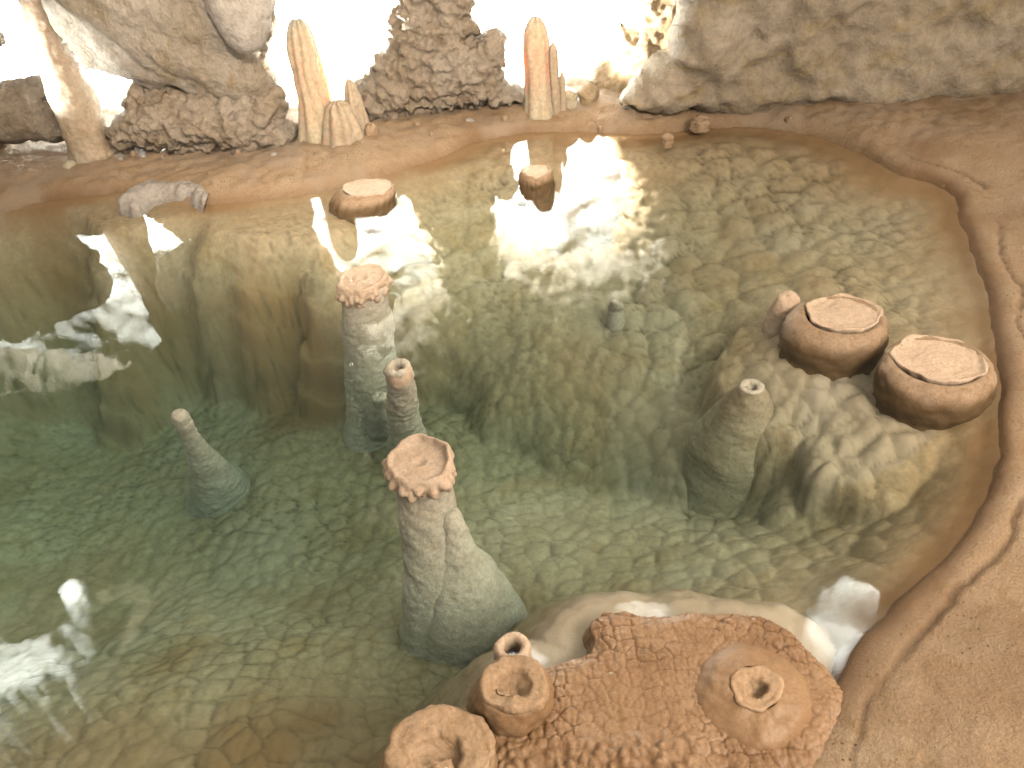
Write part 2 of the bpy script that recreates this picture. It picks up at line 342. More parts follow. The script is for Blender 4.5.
def bank_h(X, Y, sd):
    """sd>0 on the land side."""
    P = np.column_stack([X, Y, np.zeros_like(X)])
    s = sd
    right = sstep(.3, .9, X) * sstep(3.5, 3.0, Y)
    lip = .024 * (1 - np.exp(-np.clip(s, 0, 9) / .025)) + .004 * np.exp(-((s - .035) / .024) ** 2) * right * sstep(-.3, .3, fbm(P, .22, 3, 18))
    groove = -.012 * np.exp(-((s - .085 - .05 * fbm(P, .22, 4, 20)) / .007) ** 2) * right * sstep(-.25, .2, fbm(P, .25, 3, 19) + .15)
    farr = sstep(3.0, 3.5, Y)
    plateau = (.03 * sstep(.06, .3, s) + .05 * sstep(.1, 1.0, s)) * (1 - .85 * farr)
    plateau = plateau + farr * .03 * sstep(.0, .25, s + .06 * fbm(P, .3, 3, 25))
    nz = .016 * fbm(P, .35, 4, 21) + .007 * fbm(P, .07, 4, 22, .6)
    e1, e2, _ = vor2(X + .02 * fbm(P, .1, 2, 23), Y, .055, 24)
    nz = nz + farr * (.012 * dome(e1) + .016 * np.abs(fbm(P, .12, 4, 26)))
    Z = lip + groove + (plateau + nz) * sstep(-.005, .05, s) + .006
    Z = np.where(s < 0, .006 + s * 1.6 + .004 * fbm(P, .04, 3, 27), Z)
    tint = np.column_stack([np.clip(1.1 * np.exp(-np.abs(s) / .02) * (.5 + .6 * right) + .15 * farr * sstep(.0, .5, fbm(P, .3, 4, 28)) + .5 * sstep(.1, .55, fbm(P, .45, 4, 29)), 0, 1),
                            .8 * farr * sstep(-.1, .4, fbm(P, .16, 4, 30)),
                            np.clip(.55 * np.exp(-((s - .085 - .05 * fbm(P, .22, 4, 20)) / .006) ** 2) * right * sstep(-.25, .2, fbm(P, .25, 3, 19) + .15), 0, 1)])
    return Z, tint
def polar(r0_, r1_, t0, t1, nr, nth):
    r = np.geomspace(r0_, r1_, nr); t = np.radians(np.linspace(t0, t1, nth))
    Tt, Rr = np.meshgrid(t, r, indexing='ij'); X = (Rr * np.sin(Tt)).ravel(); Y = (Rr * np.cos(Tt)).ravel()
    return X, Y, grid_faces(nth, nr)
def compact(V, Fc, keepf, A=None):
    Fc = Fc[keepf]; used = np.zeros(len(V), bool); used[Fc.ravel()] = True
    idx = np.cumsum(used) - 1
    return V[used], idx[Fc], (A[used] if A is not None else None)
X, Y, Fc = polar(.4, 4.7, -72, 60, 520, 540)
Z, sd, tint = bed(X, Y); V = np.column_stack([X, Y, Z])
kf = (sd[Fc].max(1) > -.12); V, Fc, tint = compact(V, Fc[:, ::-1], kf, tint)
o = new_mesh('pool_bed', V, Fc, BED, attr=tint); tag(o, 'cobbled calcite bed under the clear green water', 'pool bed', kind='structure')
X, Y, Fc = polar(.3, 5.6, -75, 75, 700, 640)
ins = inside(X, Y, SHORE); d = pdist(X, Y, SHORE); sdl = np.where(ins, -d, d)
Z, tint = bank_h(X, Y, sdl); V = np.column_stack([X, Y, Z])
kf = sdl[Fc].max(1) > -.06; V, Fc, tint = compact(V, Fc[:, ::-1], kf, tint)
o = new_mesh('bank', V, Fc, BANK, attr=tint); tag(o, 'pinkish brown rock bank round the pool edge', 'bank', kind='structure')
# water body
x0, x1, y0, y1, zb = -4.2, 3.0, -.4, 4.5, -1.6
V = [(x0, y0, zb), (x1, y0, zb), (x1, y1, zb), (x0, y1, zb), (x0, y0, 0), (x1, y0, 0), (x1, y1, 0), (x0, y1, 0)]
o = new_mesh('water', V, [(3, 2, 1, 0), (4, 5, 6, 7), (0, 1, 5, 4), (1, 2, 6, 5), (2, 3, 7, 6), (3, 0, 4, 7)], WATER, smooth=False)
tag(o, 'still clear green pool water reflecting the lit alcoves', 'water', kind='structure')
def ground(x, y):
    Zb, _, _ = bed(np.array([x]), np.array([y])); return float(Zb[0])

# crusted shelf in the foreground
def build_shelf():
    xs = np.arange(-.35, .75, .0028); ys = np.arange(.42, 1.22, .0028)
    Xg, Yg = np.meshgrid(xs, ys, indexing='ij'); X, Y = Xg.ravel(), Yg.ravel(); P = np.column_stack([X, Y, np.zeros_like(X)])
    ins = inside(X, Y, SHELFP); d = pdist(X, Y, SHELFP); s = np.where(ins, d, -d)
    wx = X + .011 * fbm(P, .05, 3, 81); wy = Y + .011 * fbm(P + 4, .05, 3, 82); szm = fbm(P, .14, 2, 80)
    a1, a2, ca = vor2(wx, wy, .030, 83); b1, b2, cb = vor2(wx, wy, .014, 84)
    ka, kb = sstep(0, .13, a2 - a1), sstep(0, .3, b2 - b1)
    ka = 1 - (1 - ka) * (.55 + .45 * sstep(-.25, .25, szm))
    pop = sstep(.81, .74, Y + .05 * fbm(P, .10, 3, 85)) * sstep(.30, .22, X + .04 * fbm(P, .1, 2, 94))
    q1, q2, qc = vor2(wx, wy, .019, 86)
    z = .012 + .010 * sstep(0, .03, s) + .016 * sstep(0, .35, s) + .008 * fbm(P, .18, 3, 87) + (.0034 * ka + .0016 * dome(a1) + .0020 * dome(b1) + .0008 * kb + .004 * fbm(P, .05, 3, 95)) * (.8 + .4 * sstep(-.3, .3, szm)) * (1 - pop)
    z = z + pop * (.008 + .009 * dome(q1, .62) * (.3 + qc) + .006 * fbm(P, .05, 3, 88))
    z = np.where(s < 0, .006 + s * 2.2, z)
    tint = np.column_stack([np.clip((1 - ka) * .85 + (1 - kb) * .22 + .35 * sstep(.1, .5, fbm(P, .12, 4, 89)), 0, 1) * (1 - pop) + pop * (1 - dome(q1, .62)) * .6, .5 * sstep(.05, .5, fbm(P, .2, 4, 90)) * ka, np.zeros_like(X)])
    Fc = grid_faces(len(xs), len(ys)); V = np.column_stack([X, Y, z])
    V, Fc, tint = compact(V, Fc, s[Fc].max(1) > -.045, tint)
    o = new_mesh('rock_shelf', V, Fc, SHELF, loc=(.2, .85, 0), attr=tint)
    tag(o, 'brown crackled rock shelf just above the water in the foreground', 'rock shelf')
build_shelf()

# ------------------------------------------------------------------ cave walls
def rock(name, pts, Y, T, mat, bx=0.0, bz=0.0, sp=.016, edge=.04, esc=.15, Re=.25, back=.5, dispf=None, seed=0, parent=None, label=None, cat='rock', kind=None):
    poly = []
    for p in pts:
        if p[0] == 'w': poly.append((p[1], p[2]))
        else: q = atplane(p[0], p[1], Y, bx, bz); poly.append((q[0], q[2]))
    B = densify(poly, sp, edge, seed, esc)
    mn, mxx = B.min(0), B.max(0)
    gx, gz = np.meshgrid(np.arange(mn[0], mxx[0], sp), np.arange(mn[1], mxx[1], sp * .87), indexing='ij')
    gx = gx + (np.arange(gx.shape[1]) % 2)[None, :] * sp * .5
    gx, gz = gx.ravel() + rng.uniform(-.2, .2, gx.size) * sp, gz.ravel() + rng.uniform(-.2, .2, gz.size) * sp
    m = inside(gx, gz, B); gx, gz = gx[m], gz[m]; m = pdist(gx, gz, B) > sp * .6; gx, gz = gx[m], gz[m]
    co = [Vector((float(a), float(b))) for a, b in B] + [Vector((float(a), float(b))) for a, b in zip(gx, gz)]
    vv, ee, ff, *_ = delaunay_2d_cdt(co, [], [list(range(len(B)))], 1, 1e-6)
    q = np.array([(v.x, v.y) for v in vv]); d = pdist(q[:, 0], q[:, 1], B)
    tri = []
    for fa in ff:
        for k in range(1, len(fa) - 1): tri.append((fa[0], fa[k], fa[k + 1]))
    tri = np.array(tri)
    prof = np.sqrt(np.clip(1 - (1 - np.clip(d / Re, 0, 1)) ** 2, 0, 1))
    base = Y + bx * q[:, 0] + bz * q[:, 1]
    Pf = np.column_stack([q[:, 0], base - T * prof, q[:, 1]]); Pb = np.column_stack([q[:, 0], base + T * back * prof, q[:, 1]])
    a, b, c = (q[tri[:, k]] for k in range(3))
    cr = (b[:, 0] - a[:, 0]) * (c[:, 1] - a[:, 1]) - (b[:, 1] - a[:, 1]) * (c[:, 0] - a[:, 0])
    tri = np.where((cr > 0)[:, None], tri, tri[:, [0, 2, 1]])
    bd = d < 1e-5; idx = np.arange(len(q)) + len(q); idx[bd] = np.arange(len(q))[bd]
    V = np.vstack([Pf, Pb]); Fc = np.vstack([tri, idx[tri[:, ::-1]]])
    # smooth normals for the displacement
    fn = np.cross(V[Fc[:, 1]] - V[Fc[:, 0]], V[Fc[:, 2]] - V[Fc[:, 0]]); nn = np.zeros_like(V)
    for k in range(3): np.add.at(nn, Fc[:, k], fn)
    nn /= np.linalg.norm(nn, axis=1)[:, None] + 1e-12
    if dispf is not None:
        dv = dispf(V); V = V + nn * dv[:, None]
    V, Fc, _ = compact(V, Fc, np.ones(len(Fc), bool))
    loc = (float(V[:, 0].mean()), float(V[:, 1].mean()), float(V[:, 2].min()))
    o = new_mesh(name, V, Fc, mat, loc=loc, parent=parent)
    return tag(o, label, cat if parent is None else None, kind=kind)
def d_pop(a=.035, s=.055, seed=0):
    def f(P):
        f1, f2 = vor3(P + .02 * np.column_stack([fbm(P, .06, 2, seed + 1), fbm(P + 5, .06, 2, seed + 2), fbm(P + 9, .06, 2, seed + 3)]), s, seed)
        g1, g2 = vor3(P, s * .45, seed + 9)
        return a * (dome(f1, .8) - .4) + a * .45 * dome(g1, .8) + a * 1.6 * fbm(P, .3, 4, seed, .6) + a * .9 * fbm(P, .05, 3, seed + 30, .6)
    return f
def d_soft(a=.06, s=.5, seed=0, ridge=.3):
    def f(P):
        return a * fbm(P, s, 4, seed) - a * ridge * np.abs(fbm(P, s * .45, 4, seed + 3)) * 1.6 + a * .16 * fbm(P, .05, 3, seed + 8)
    return f
def d_streak(a=.05, seed=0, ang=.8):
    ca, sa = math.cos(ang), math.sin(ang)
    def f(P):
        u = (P[:, 0] * ca + P[:, 2] * sa); v = (-P[:, 0] * sa + P[:, 2] * ca)
        Q = np.column_stack([u / 4, P[:, 1], v])
        return a * fbm(Q, .14, 4, seed) + a * .9 * fbm(P, .4, 3, seed + 2) + a * .3 * fbm(P, .04, 3, seed + 3)
    return f

# back wall of the whole chamber
path = np.array([(-3.7, -2.2), (-3.75, 1.5), (-3.7, 4.0), (-3.3, 4.9), (-2.4, 5.05), (-1, 4.95), (0.3, 5.0), (1.3, 4.95), (3.0, 4.9), (4.4, 4.4), (4.7, 3.0), (4.7, -2.2)])
dd = np.concatenate([[0], np.cumsum(np.hypot(*np.diff(path, axis=0).T))]); ss = np.arange(0, dd[-1], .035)
px_, py_ = np.interp(ss, dd, path[:, 0]), np.interp(ss, dd, path[:, 1])
for _ in range(12): px_[1:-1] = .5 * px_[1:-1] + .25 * (px_[2:] + px_[:-2]); py_[1:-1] = .5 * py_[1:-1] + .25 * (py_[2:] + py_[:-2])
zs = np.arange(-.2, 2.75, .035); Xg, Zg = np.meshgrid(px_, zs, indexing='ij'); Yg = np.meshgrid(py_, zs, indexing='ij')[0]
tx, ty = np.gradient(px_), np.gradient(py_); nl = np.hypot(tx, ty); nx, ny = np.meshgrid(ty / nl, zs, indexing='ij')[0], np.meshgrid(-tx / nl, zs, indexing='ij')[0]
P = np.column_stack([Xg.ravel(), Yg.ravel(), Zg.ravel()]); dv = d_soft(.22, .7, 5)(P) + .05 * fbm(P, .1, 3, 9)
V = P + np.column_stack([nx.ravel(), ny.ravel(), np.zeros(len(P))]) * dv[:, None]
o = new_mesh('cave_wall', V, grid_faces(len(ss), len(zs)), WHITE); tag(o, 'white calcite back wall of the cave behind the columns', 'cave wall', kind='structure')
# ceiling
xs = np.arange(-3.9, 4.9, .05); ys = np.arange(-2.3, 5.3, .05); Xg, Yg = np.meshgrid(xs, ys, indexing='ij')
P = np.column_stack([Xg.ravel(), Yg.ravel(), np.zeros(Xg.size)]); zc = 2.5 + .2 * fbm(P, .9, 5, 91) - .12 * np.abs(fbm(P, .3, 4, 92)) - .06 * sstep(0, 1, P[:, 1] - 3.6) * 3
o = new_mesh('cave_ceiling', np.column_stack([P[:, :2], zc]), grid_faces(len(xs), len(ys))[:, ::-1], CEIL); tag(o, 'brown rough rock ceiling over the pool', 'ceiling', kind='structure')

W = 'w'
hang = rock('hanging_rock', [(40, -14), (46, 8), (70, 40), (88, 64), (112, 73), (138, 86), (172, 100), (215, 108), (255, 108), (280, 92), (279, 60), (283, 15), (284, -60), (290, -130), (W, -.95, 1.2), (W, -1.0, 2.3), (W, -3.6, 2.4), (W, -3.6, 1.4), (W, -2.7, 1.35), (W, -2.3, 1.25), (W, -2.02, 1.08), (W, -1.98, .9)],
     3.98, .17, HANG, sp=.018, edge=.03, esc=.2, Re=.3, dispf=d_streak(.055, 3, -.9), label='big brown grey rock hanging over the leftmost bright alcove', cat='hanging rock')
rock('stone_lobe', [(196, -30), (208, 8), (220, 30), (236, 47), (252, 54), (264, 46), (273, 22), (276, -5), (272, -45), (235, -60)], 3.74, .1, GREY, sp=.012, edge=.014, Re=.14, back=.9, dispf=d_streak(.018, 6, -.3), parent=hang).__setitem__('label', 'pale grey tongue of stone')
rock('rock_mass', [(128, 84), (136, 78), (155, 78), (200, 80), (255, 84), (282, 84), (284, 105), (290, 122), (298, 136), (303, 149), (280, 153), (235, 154), (190, 152), (140, 147), (116, 147), (110, 130), (122, 116), (124, 98)],
     3.98, .17, COARSE, sp=.010, edge=.035, esc=.06, Re=.16, dispf=d_pop(.030, .05, 4), label='coarse knobbly rock mass under the hanging rock', cat='rock')
rock('ledge_rock', [(-90, 88), (-40, 84), (0, 82), (35, 78), (58, 84), (66, 108), (76, 132), (62, 143), (20, 139), (-40, 140), (-90, 145)], 4.15, .16, COARSE, sp=.012, edge=.02, esc=.1, Re=.14, dispf=d_soft(.03, .2, 8), label='low slab of rock left of the leaning leftmost column', cat='rock')
rock('rock_mass', [(376, 121), (360, 108), (360, 88), (370, 70), (380, 48), (386, 25), (384, -5), (392, -70), (405, -180), (W, -.42, 1.1), (W, -.35, 1.6), (W, -.1, 1.6), (W, -.06, 1.0), (477, -80), (478, -20), (474, 18), (468, 34), (475, 40), (492, 34), (503, 38), (504, 52), (494, 62), (503, 78), (512, 88), (530, 92), (527, 104), (490, 108), (440, 110), (405, 116)],
     4.24, .15, COARSE, sp=.010, edge=.05, esc=.06, Re=.14, dispf=d_pop(.034, .055, 14), label='coarse knobbly rock mass between the two right alcoves', cat='rock')
rock('lit_rock', [(624, -160), (626, 0), (622, 22), (606, 40), (612, 58), (594, 76), (586, 94), (596, 106), (640, 110), (700, 110), (740, 60), (740, -160)], 4.42, .2, LITR, bx=.0, sp=.012, edge=.045, esc=.09, Re=.3, dispf=d_pop(.022, .07, 24), label='cream lit rock side of the rightmost alcove', cat='rock')
rock('rock_wall', [(686, -60), (684, 0), (681, 28), (672, 56), (648, 70), (622, 86), (606, 98), (612, 106), (640, 112), (700, 112), (780, 112), (860, 110), (950, 106), (1030, 102), (1160, 96), (W, 4.6, -.05), (W, 4.6, 2.4), (W, .9, 2.4), (W, 1.0, 1.3)],
     4.08, .2, WALLR, bx=-.06, bz=-.12, sp=.022, edge=.025, esc=.2, Re=.16, dispf=d_soft(.095, .45, 33, .5), label='broad smooth brown rock wall rising from the far right shore', cat='rock wall')
rock('alcove_rock', [(W, -3.65, -.1), (W, -2.62, -.1), (W, -2.50, .2), (W, -2.44, .42), (W, -2.35, .62), (W, -2.32, .72), (W, -2.34, .84), (W, -2.46, .95), (W, -2.7, 1.0), (W, -3.0, 1.12), (W, -3.65, 1.15)],
     4.24, .10, COARSE, sp=.016, edge=.05, esc=.12, Re=.2, back=.4, dispf=d_pop(.03, .08, 54), label='rough rock at the left side of the leftmost alcove, seen mirrored in the water', cat='rock')
rock('rock_overhang', [(W, -3.7, 1.3), (W, -3.0, 1.4), (W, -2.5, 1.55), (W, -2.0, 1.25), (W, -1.25, .95), (W, -1.05, 1.02), (W, -.78, 1.2), (W, -.55, 1.12), (W, -.35, .92), (W, -.1, .72), (W, .08, .82), (W, .38, .98), (W, .68, .95), (W, .92, .82), (W, 1.08, .68), (W, 1.3, 1.0), (W, 2.5, 1.2), (W, 4.4, 1.2), (W, 4.4, 2.6), (W, -3.7, 2.6)],
     4.42, .28, HANG, sp=.022, edge=.08, esc=.2, Re=.3, dispf=d_pop(.05, .1, 44), label='long rock overhang above the lit alcoves', cat='overhang')

# columns standing in the alcoves
def flute(seed, a=.01, n=9):
    return lambda P, I: a * np.abs(np.sin(I['th'] * n * .5 + 2.0 * fbm(P, .3, 2, seed))) + .9 * a * fbm(P * np.array([1, 1, .35]), .06, 4, seed + 2)
b = b1 = atz(96, 160, .04)
t = thing('cave_column', (b[0], b[1] + .02, 0), 'tall smooth column leaning left at the leftmost alcove', 'column')
V, Fc = lathe([(.16, -.02), (.135, .04), (.115, .12), (.105, .3), (.095, .48), (.065, .75), (.055, 1.1), (.12, 1.5)], 72, .012, lambda P, I: .018 * fbm(P, .12, 4, 3) + .006 * fbm(P, .03, 3, 4), centre=(b[0], b[1] + .02, 0), z0=.1, lean=(.0, 0)); new_mesh('shaft', V, Fc, COLA, parent=t)
V, Fc = lathe([(.05, -.03), (.045, .0), (.03, .03), (.0005, .045)], 28, .005, lambda P, I: .01 * fbm(P, .03, 3, 13), centre=(b[0] - .08, b[1] - .11, .05)); new_mesh('foot_lump', V, Fc, COLM, parent=t)
b = b2 = atz(338, 140, .07)
t = thing('cave_column', (b[0], b[1], 0), 'fluted orange backlit column with mounds round its foot', 'column')
V, Fc = lathe([(.13, -.02), (.115, .07), (.085, .16), (.066, .28), (.060, .46), (.05, .56), (.03, .61), (.0005, .62)], 72, .012, flute(5, .014), centre=(b[0] - .085, b[1] + .06, 0)); new_mesh('shaft', V, Fc, COLM, parent=t)
V, Fc = lathe([(.115, -.02), (.105, .08), (.085, .17), (.05, .235), (.0005, .26)], 72, .01, flute(7, .014), centre=(b[0] + .03, b[1] + .0, 0)); new_mesh('mound', V, Fc, COLA, parent=t)
V, Fc = lathe([(.06, -.02), (.055, .1), (.035, .25), (.012, .33), (.0005, .345)], 48, .01, flute(9, .01), centre=(b[0] + .10, b[1] + .05, 0)); new_mesh('mound', V, Fc, COLA, parent=t)
b = b3 = atz(541, 112, .07)
t = thing('cave_column', (b[0], b[1], 0), 'short glowing orange column in the rightmost alcove', 'column')
V, Fc = lathe([(.09, -.02), (.078, .05), (.066, .12), (.062, .24), (.06, .38), (.05, .46), (.03, .50), (.0005, .51)], 64, .012, flute(15, .01, 7), centre=(b[0], b[1] + .06, 0)); new_mesh('shaft', V, Fc, COLM, parent=t)
V, Fc = lathe([(.03, -.02), (.026, .1), (.022, .25), (.018, .36), (.0005, .40)], 32, .01, flute(17, .005, 5), centre=(b[0] + .075, b[1] + .03, 0)); new_mesh('side_pillar', V, Fc, COLA, parent=t)
V, Fc = lathe([(.018, -.02), (.016, .1), (.012, .22), (.0005, .27)], 24, .01, flute(18, .004, 5), centre=(b[0] + .115, b[1] + .035, 0)); new_mesh('side_pillar', V, Fc, COLA, parent=t)

def lump(name, c, r, hgt, mat, seed, label=None, cat='stone', parent=None, rough=.35, group=None):
    V, Fc = lathe([(r * .9, -.04), (r, hgt * .25), (r * .86, hgt * .7), (r * .45, hgt * .97), (.0005, hgt)], 40, max(.003, r * .09), lambda P, I: r * rough * fbm(P, r * 1.1, 4, seed, .6), centre=c, ell=.8, rot=seed * .7)
    o = new_mesh(name, V, Fc, mat, loc=c, parent=parent)
    return tag(o, label, cat if parent is None else None, group)
def bz(px, py, z=.06): return tuple(atz(px, py, z))
lump('boulder', bz(562, 104, .07), .075, .10, COLM, 31, 'orange lit boulder at the foot of the rightmost column', 'boulder', rough=.5)
lump('boulder', bz(588, 100, .07), .06, .08, LITR, 32, 'small cream boulder between the rightmost column and the lit alcove side', 'boulder', rough=.5)
lump('boulder', bz(372, 134, .08), .045, .05, STONE, 33, 'small brown stone by the fluted column foot', 'stone', rough=.45)

# ------------------------------------------------------------------ stalagmites and stumps
def knob(seed, a=.010, s=.02):
    def f(P, I):
        f1, f2 = vor3(P, s, seed); return a * (dome(f1, .8) - .3) + .6 * a * fbm(P, .05, 3, seed + 4)
    return f
def stump(px, py, rx, ztop, label, seed, bodyx=None, dish=.012, centre_bump=.004, flare=1.18, ell=1.0, rot=0, grooves=0.0, name='stalagmite_stump', group='flat topped stumps in the pool', off=(0, 0), rimh=.006):
    c = atz(px, py, ztop); s = S(c); r = rx * s
    cb = c if bodyx is None else atz(bodyx[0], bodyx[1], 0.0); rb = r * flare if bodyx is None else bodyx[2] * s
    lean = ((cb[0] - c[0]) / ztop, (cb[1] - c[1]) / ztop); gz = ground(cb[0], cb[1]) - .06
    t = thing(name, (c[0], c[1], 0), label, 'stump', group)
    lz = [min(l, 3) for l in lean]
    def db(P, I):
        f1, _ = vor3(P, .03, seed + 2)
        k = sstep(ztop - .01, ztop - .03, I['z'])
        g = grooves * (np.abs(np.sin(I['th'] * 11 + 3 * fbm(P, .08, 2, seed))) - .5) * k
        return (.010 * fbm(P, .09, 4, seed) + .004 * dome(f1) + .003 * fbm(P, .02, 3, seed + 7)) * (.3 + .7 * k) + g
    low = [(rb * .92, gz), (rb * .96, gz * .5), (rb * 1.04, -.03)] if gz < -.07 else [(rb * .98, gz), (rb * 1.02, -.02)]
    low[0] = (rb * 1.08, gz)
    V, Fc = lathe(low + [(rb, .008), (rb * .55 + r * .5, ztop * .6), (r * 1.02, ztop - .004), (r * .97, ztop), (r * .9, ztop - .001), (r * .8, ztop - .014)], 112, .006, db, centre=(c[0], c[1], 0), z0=ztop, lean=(0, 0), ell=ell, rot=rot)
    V = np.array(V); k = np.clip((ztop - V[:, 2]) / ztop, 0, 1.0)
    V[:, 0] += (cb[0] - c[0]) * k; V[:, 1] += (cb[1] - c[1]) * k
    tn = np.column_stack([np.clip(sstep(.03, -.01, V[:, 2]) + .45 * sstep(.0, .5, fbm(V, .08, 4, seed)) + .35 * sstep(.035, .01, V[:, 2]), 0, 1), np.zeros(len(V)), np.zeros(len(V))])
    new_mesh('body', V, Fc, STONE, parent=t, attr=tn)
    def dc(P, I):
        ang = I['th']; k = sstep(r * .75, r * .95, I['r'])
        return .006 * fbm(P, .05, 4, seed + 20) * (.4 + k) + .0007 * np.sin(I['r'] / .0050 + ang * 1.0 + 7 * fbm(P, .06, 3, seed + 5)) * (1 - k) * sstep(.01, .03, I['r'])
    o_ = off
    V, Fc = lathe([(r * .86, ztop - .02), (r * .9, ztop - .006), (r * .9, ztop + rimh), (r * .88, ztop + rimh * .9), (r * .8, ztop - dish * .7), (r * .55, ztop - dish), (r * .25, ztop - dish + centre_bump * .5), (.0005, ztop - dish + centre_bump)], 120, .0035, dc, centre=(c[0] + o_[0], c[1] + o_[1], 0), ell=ell, rot=rot)
    # the rim breaks down on one side and wanders in and out
    rel = V - np.array([c[0] + o_[0], c[1] + o_[1], 0]); th = np.arctan2(rel[:, 1], rel[:, 0]); rr = np.hypot(rel[:, 0], rel[:, 1])
    wob = .05 * np.sin(2 * th + seed) + .035 * np.sin(5 * th + seed * 2) + .02 * np.sin(9 * th + seed * 3) + .012 * np.sin(17 * th + seed)
    V[:, 0] += rel[:, 0] * wob * sstep(.3 * r, r, rr); V[:, 1] += rel[:, 1] * wob * sstep(.3 * r, r, rr)
    V[:, 2] += sstep(.8 * r, .95 * r, rr) * (.006 * np.sin(th - .9) + .003 * np.sin(3 * th + seed))
    new_mesh('pale_top', V, Fc, CRUST, parent=t)
    return t
stump(367, 187, 27, .05, 'far wide stump by the left shore with a pale slab on its flat top', 3, bodyx=(361, 200, 32), dish=.002, rimh=.004, grooves=.006, ell=.85)
stump(536, 170, 15, .06, 'small narrow stump far off below the rightmost alcove', 5, bodyx=(536, 181, 17), dish=.004, rimh=.003, grooves=.004)
stump(842, 314, 40, .052, 'wide stump with the small pointed stone beside it', 7, off=(.012, .012), bodyx=(833, 332, 50), dish=.006, rimh=.003, ell=.92)
stump(939, 360, 48, .056, 'widest stump, next to the right bank, with swirled pale top', 9, off=(.006, .012), bodyx=(935, 379, 55), dish=.008, rimh=.004, ell=.92, rot=.2)
c = atz(787, 304, .0)
V, Fc = lathe([(.06, -.1), (.052, -.02), (.045, .008), (.033, .03), (.014, .042), (.0005, .044)], 48, .004, lambda P, I: .014 * fbm(P, .05, 4, 61, .6), centre=c, ell=.8, lean=(-.1, -.1))
tag(new_mesh('stone', V, Fc, CRUST, loc=c), 'small pointed pinkish stone poking out beside a wide stump', 'stone')

def capped(top, rt, ztop, base, zbase, rb, label, seed, cap_h=.06, name='capped_stalagmite', stalk_r=None, dish=.006, hole=0.0, drip=.014, curl=0.0, stalkmat=STALK, rough=.008):
    c = atz(*top, ztop); r = rt * S(c); cb = atz(*base, zbase); rbm = rb * S(cb); sr = r * .9 if stalk_r is None else stalk_r * S(c)
    dz = ztop - zbase; t = thing(name, (cb[0], cb[1], zbase), label, 'stalagmite')
    # stalk
    def ds(P, I):
        f1, _ = vor3(P * np.array([1, 1, 1.5]), .03, seed + 1); return rough * 2.2 * fbm(P, .11, 4, seed) + rough * .5 * dome(f1) + .002 * fbm(P, .015, 3, seed + 3)
    pr = [(rbm * 1.25, -dz - .12), (rbm, -dz), (rbm * .45 + sr * .55, -dz * .72), (rbm * .12 + sr * .95, -dz * .4), (sr, -cap_h * .9), (sr * .95, -cap_h * .4), (sr * .4, -.02)]
    V, Fc = lathe(pr, 96, .006, ds, centre=(0, 0, 0))
    k = np.clip(-V[:, 2] / dz, 0, 1.2); V = V + np.array([c[0], c[1], ztop]); V[:, 0] += (cb[0] - c[0]) * k; V[:, 1] += (cb[1] - c[1]) * k
    new_mesh('stalk', V, Fc, stalkmat, parent=t)
    # cap with knobbly drips hanging from its rim
    def dc(P, I):
        low = sstep(-.008, -cap_h * .55, I['z']); f1, _ = vor3(P * np.array([1, 1, .6]), .022, seed + 9)
        e = drip * (dome(f1, .7) - .25) * low + .004 * fbm(P, .04, 4, seed + 10)
        return e + .0015 * fbm(P, .012, 3, seed + 12)
    pr = [(sr * .86, -cap_h), (r * .93, -cap_h * .9), (r * 1.02, -cap_h * .55), (r * 1.0, -cap_h * .2), (r * .97, .0), (r * .88, .004), (r * .78, -dish), (r * .4, -dish - .001), (max(hole, .02), -dish + .001), (max(hole * .6, .012), -dish - .006), (.0005, -dish - .010)]
    V, Fc = lathe(pr, 140, .0032, dc, centre=(0, 0, 0))
    th = np.arctan2(V[:, 1], V[:, 0]); rr = np.hypot(V[:, 0], V[:, 1])
    wob = .06 * np.sin(2 * th + seed) + .03 * np.sin(5 * th + seed * 1.7) + .02 * np.sin(11 * th + seed)
    V[:, 0] *= 1 + wob * sstep(.4 * r, r, rr); V[:, 1] *= 1 + wob * sstep(.4 * r, r, rr)
    if curl: V[:, 2] += curl * sstep(.72 * r, .9 * r, rr) * sstep(.1, .8, np.cos(th - 1.0)) * sstep(-.03, 0, V[:, 2])
    k = np.clip(-V[:, 2] / dz, 0, 1)
    V = V + np.array([c[0], c[1], ztop]); V[:, 0] += (cb[0] - c[0]) * k; V[:, 1] += (cb[1] - c[1]) * k
    new_mesh('cap', V, Fc, CRUST, parent=t)
    return t, c, cb
capped((362, 277), 26, .075, (377, 420), -.66, 30, 'capped stalagmite with a knobbly brown cap and pale stalk under water', 12, cap_h=.075, stalk_r=24, dish=.002, hole=.02, drip=.02, rough=.006)
t, c, cb = capped((419, 460), 34, .062, (440, 600), -.42, 36, 'thick capped stalagmite in the middle with a curled pale dish top', 22, cap_h=.055, stalk_r=27, dish=.005, drip=.020, curl=.016, rough=.006)
# nub and broad shoulder leaning on the thick stalagmite
n0 = atz(450, 512, -.075); n1 = atz(466, 592, -.38)
V, Fc = lathe([(.17, -.44), (.135, -.34), (.095, -.24), (.058, -.14), (.036, -.07), (.030, -.03), (.024, -.008), (.012, .0), (.0005, .002)], 80, .006, lambda P, I: .012 * fbm(P, .08, 4, 71) + .003 * fbm(P, .015, 3, 72), centre=(0, 0, 0))
k = np.clip(-V[:, 2] / .28, 0, 1.3); V = V + n0; V[:, 0] += (n1[0] - n0[0]) * k; V[:, 1] += (n1[1] - n0[1]) * k
new_mesh('shoulder', V, Fc, STALK, parent=t)

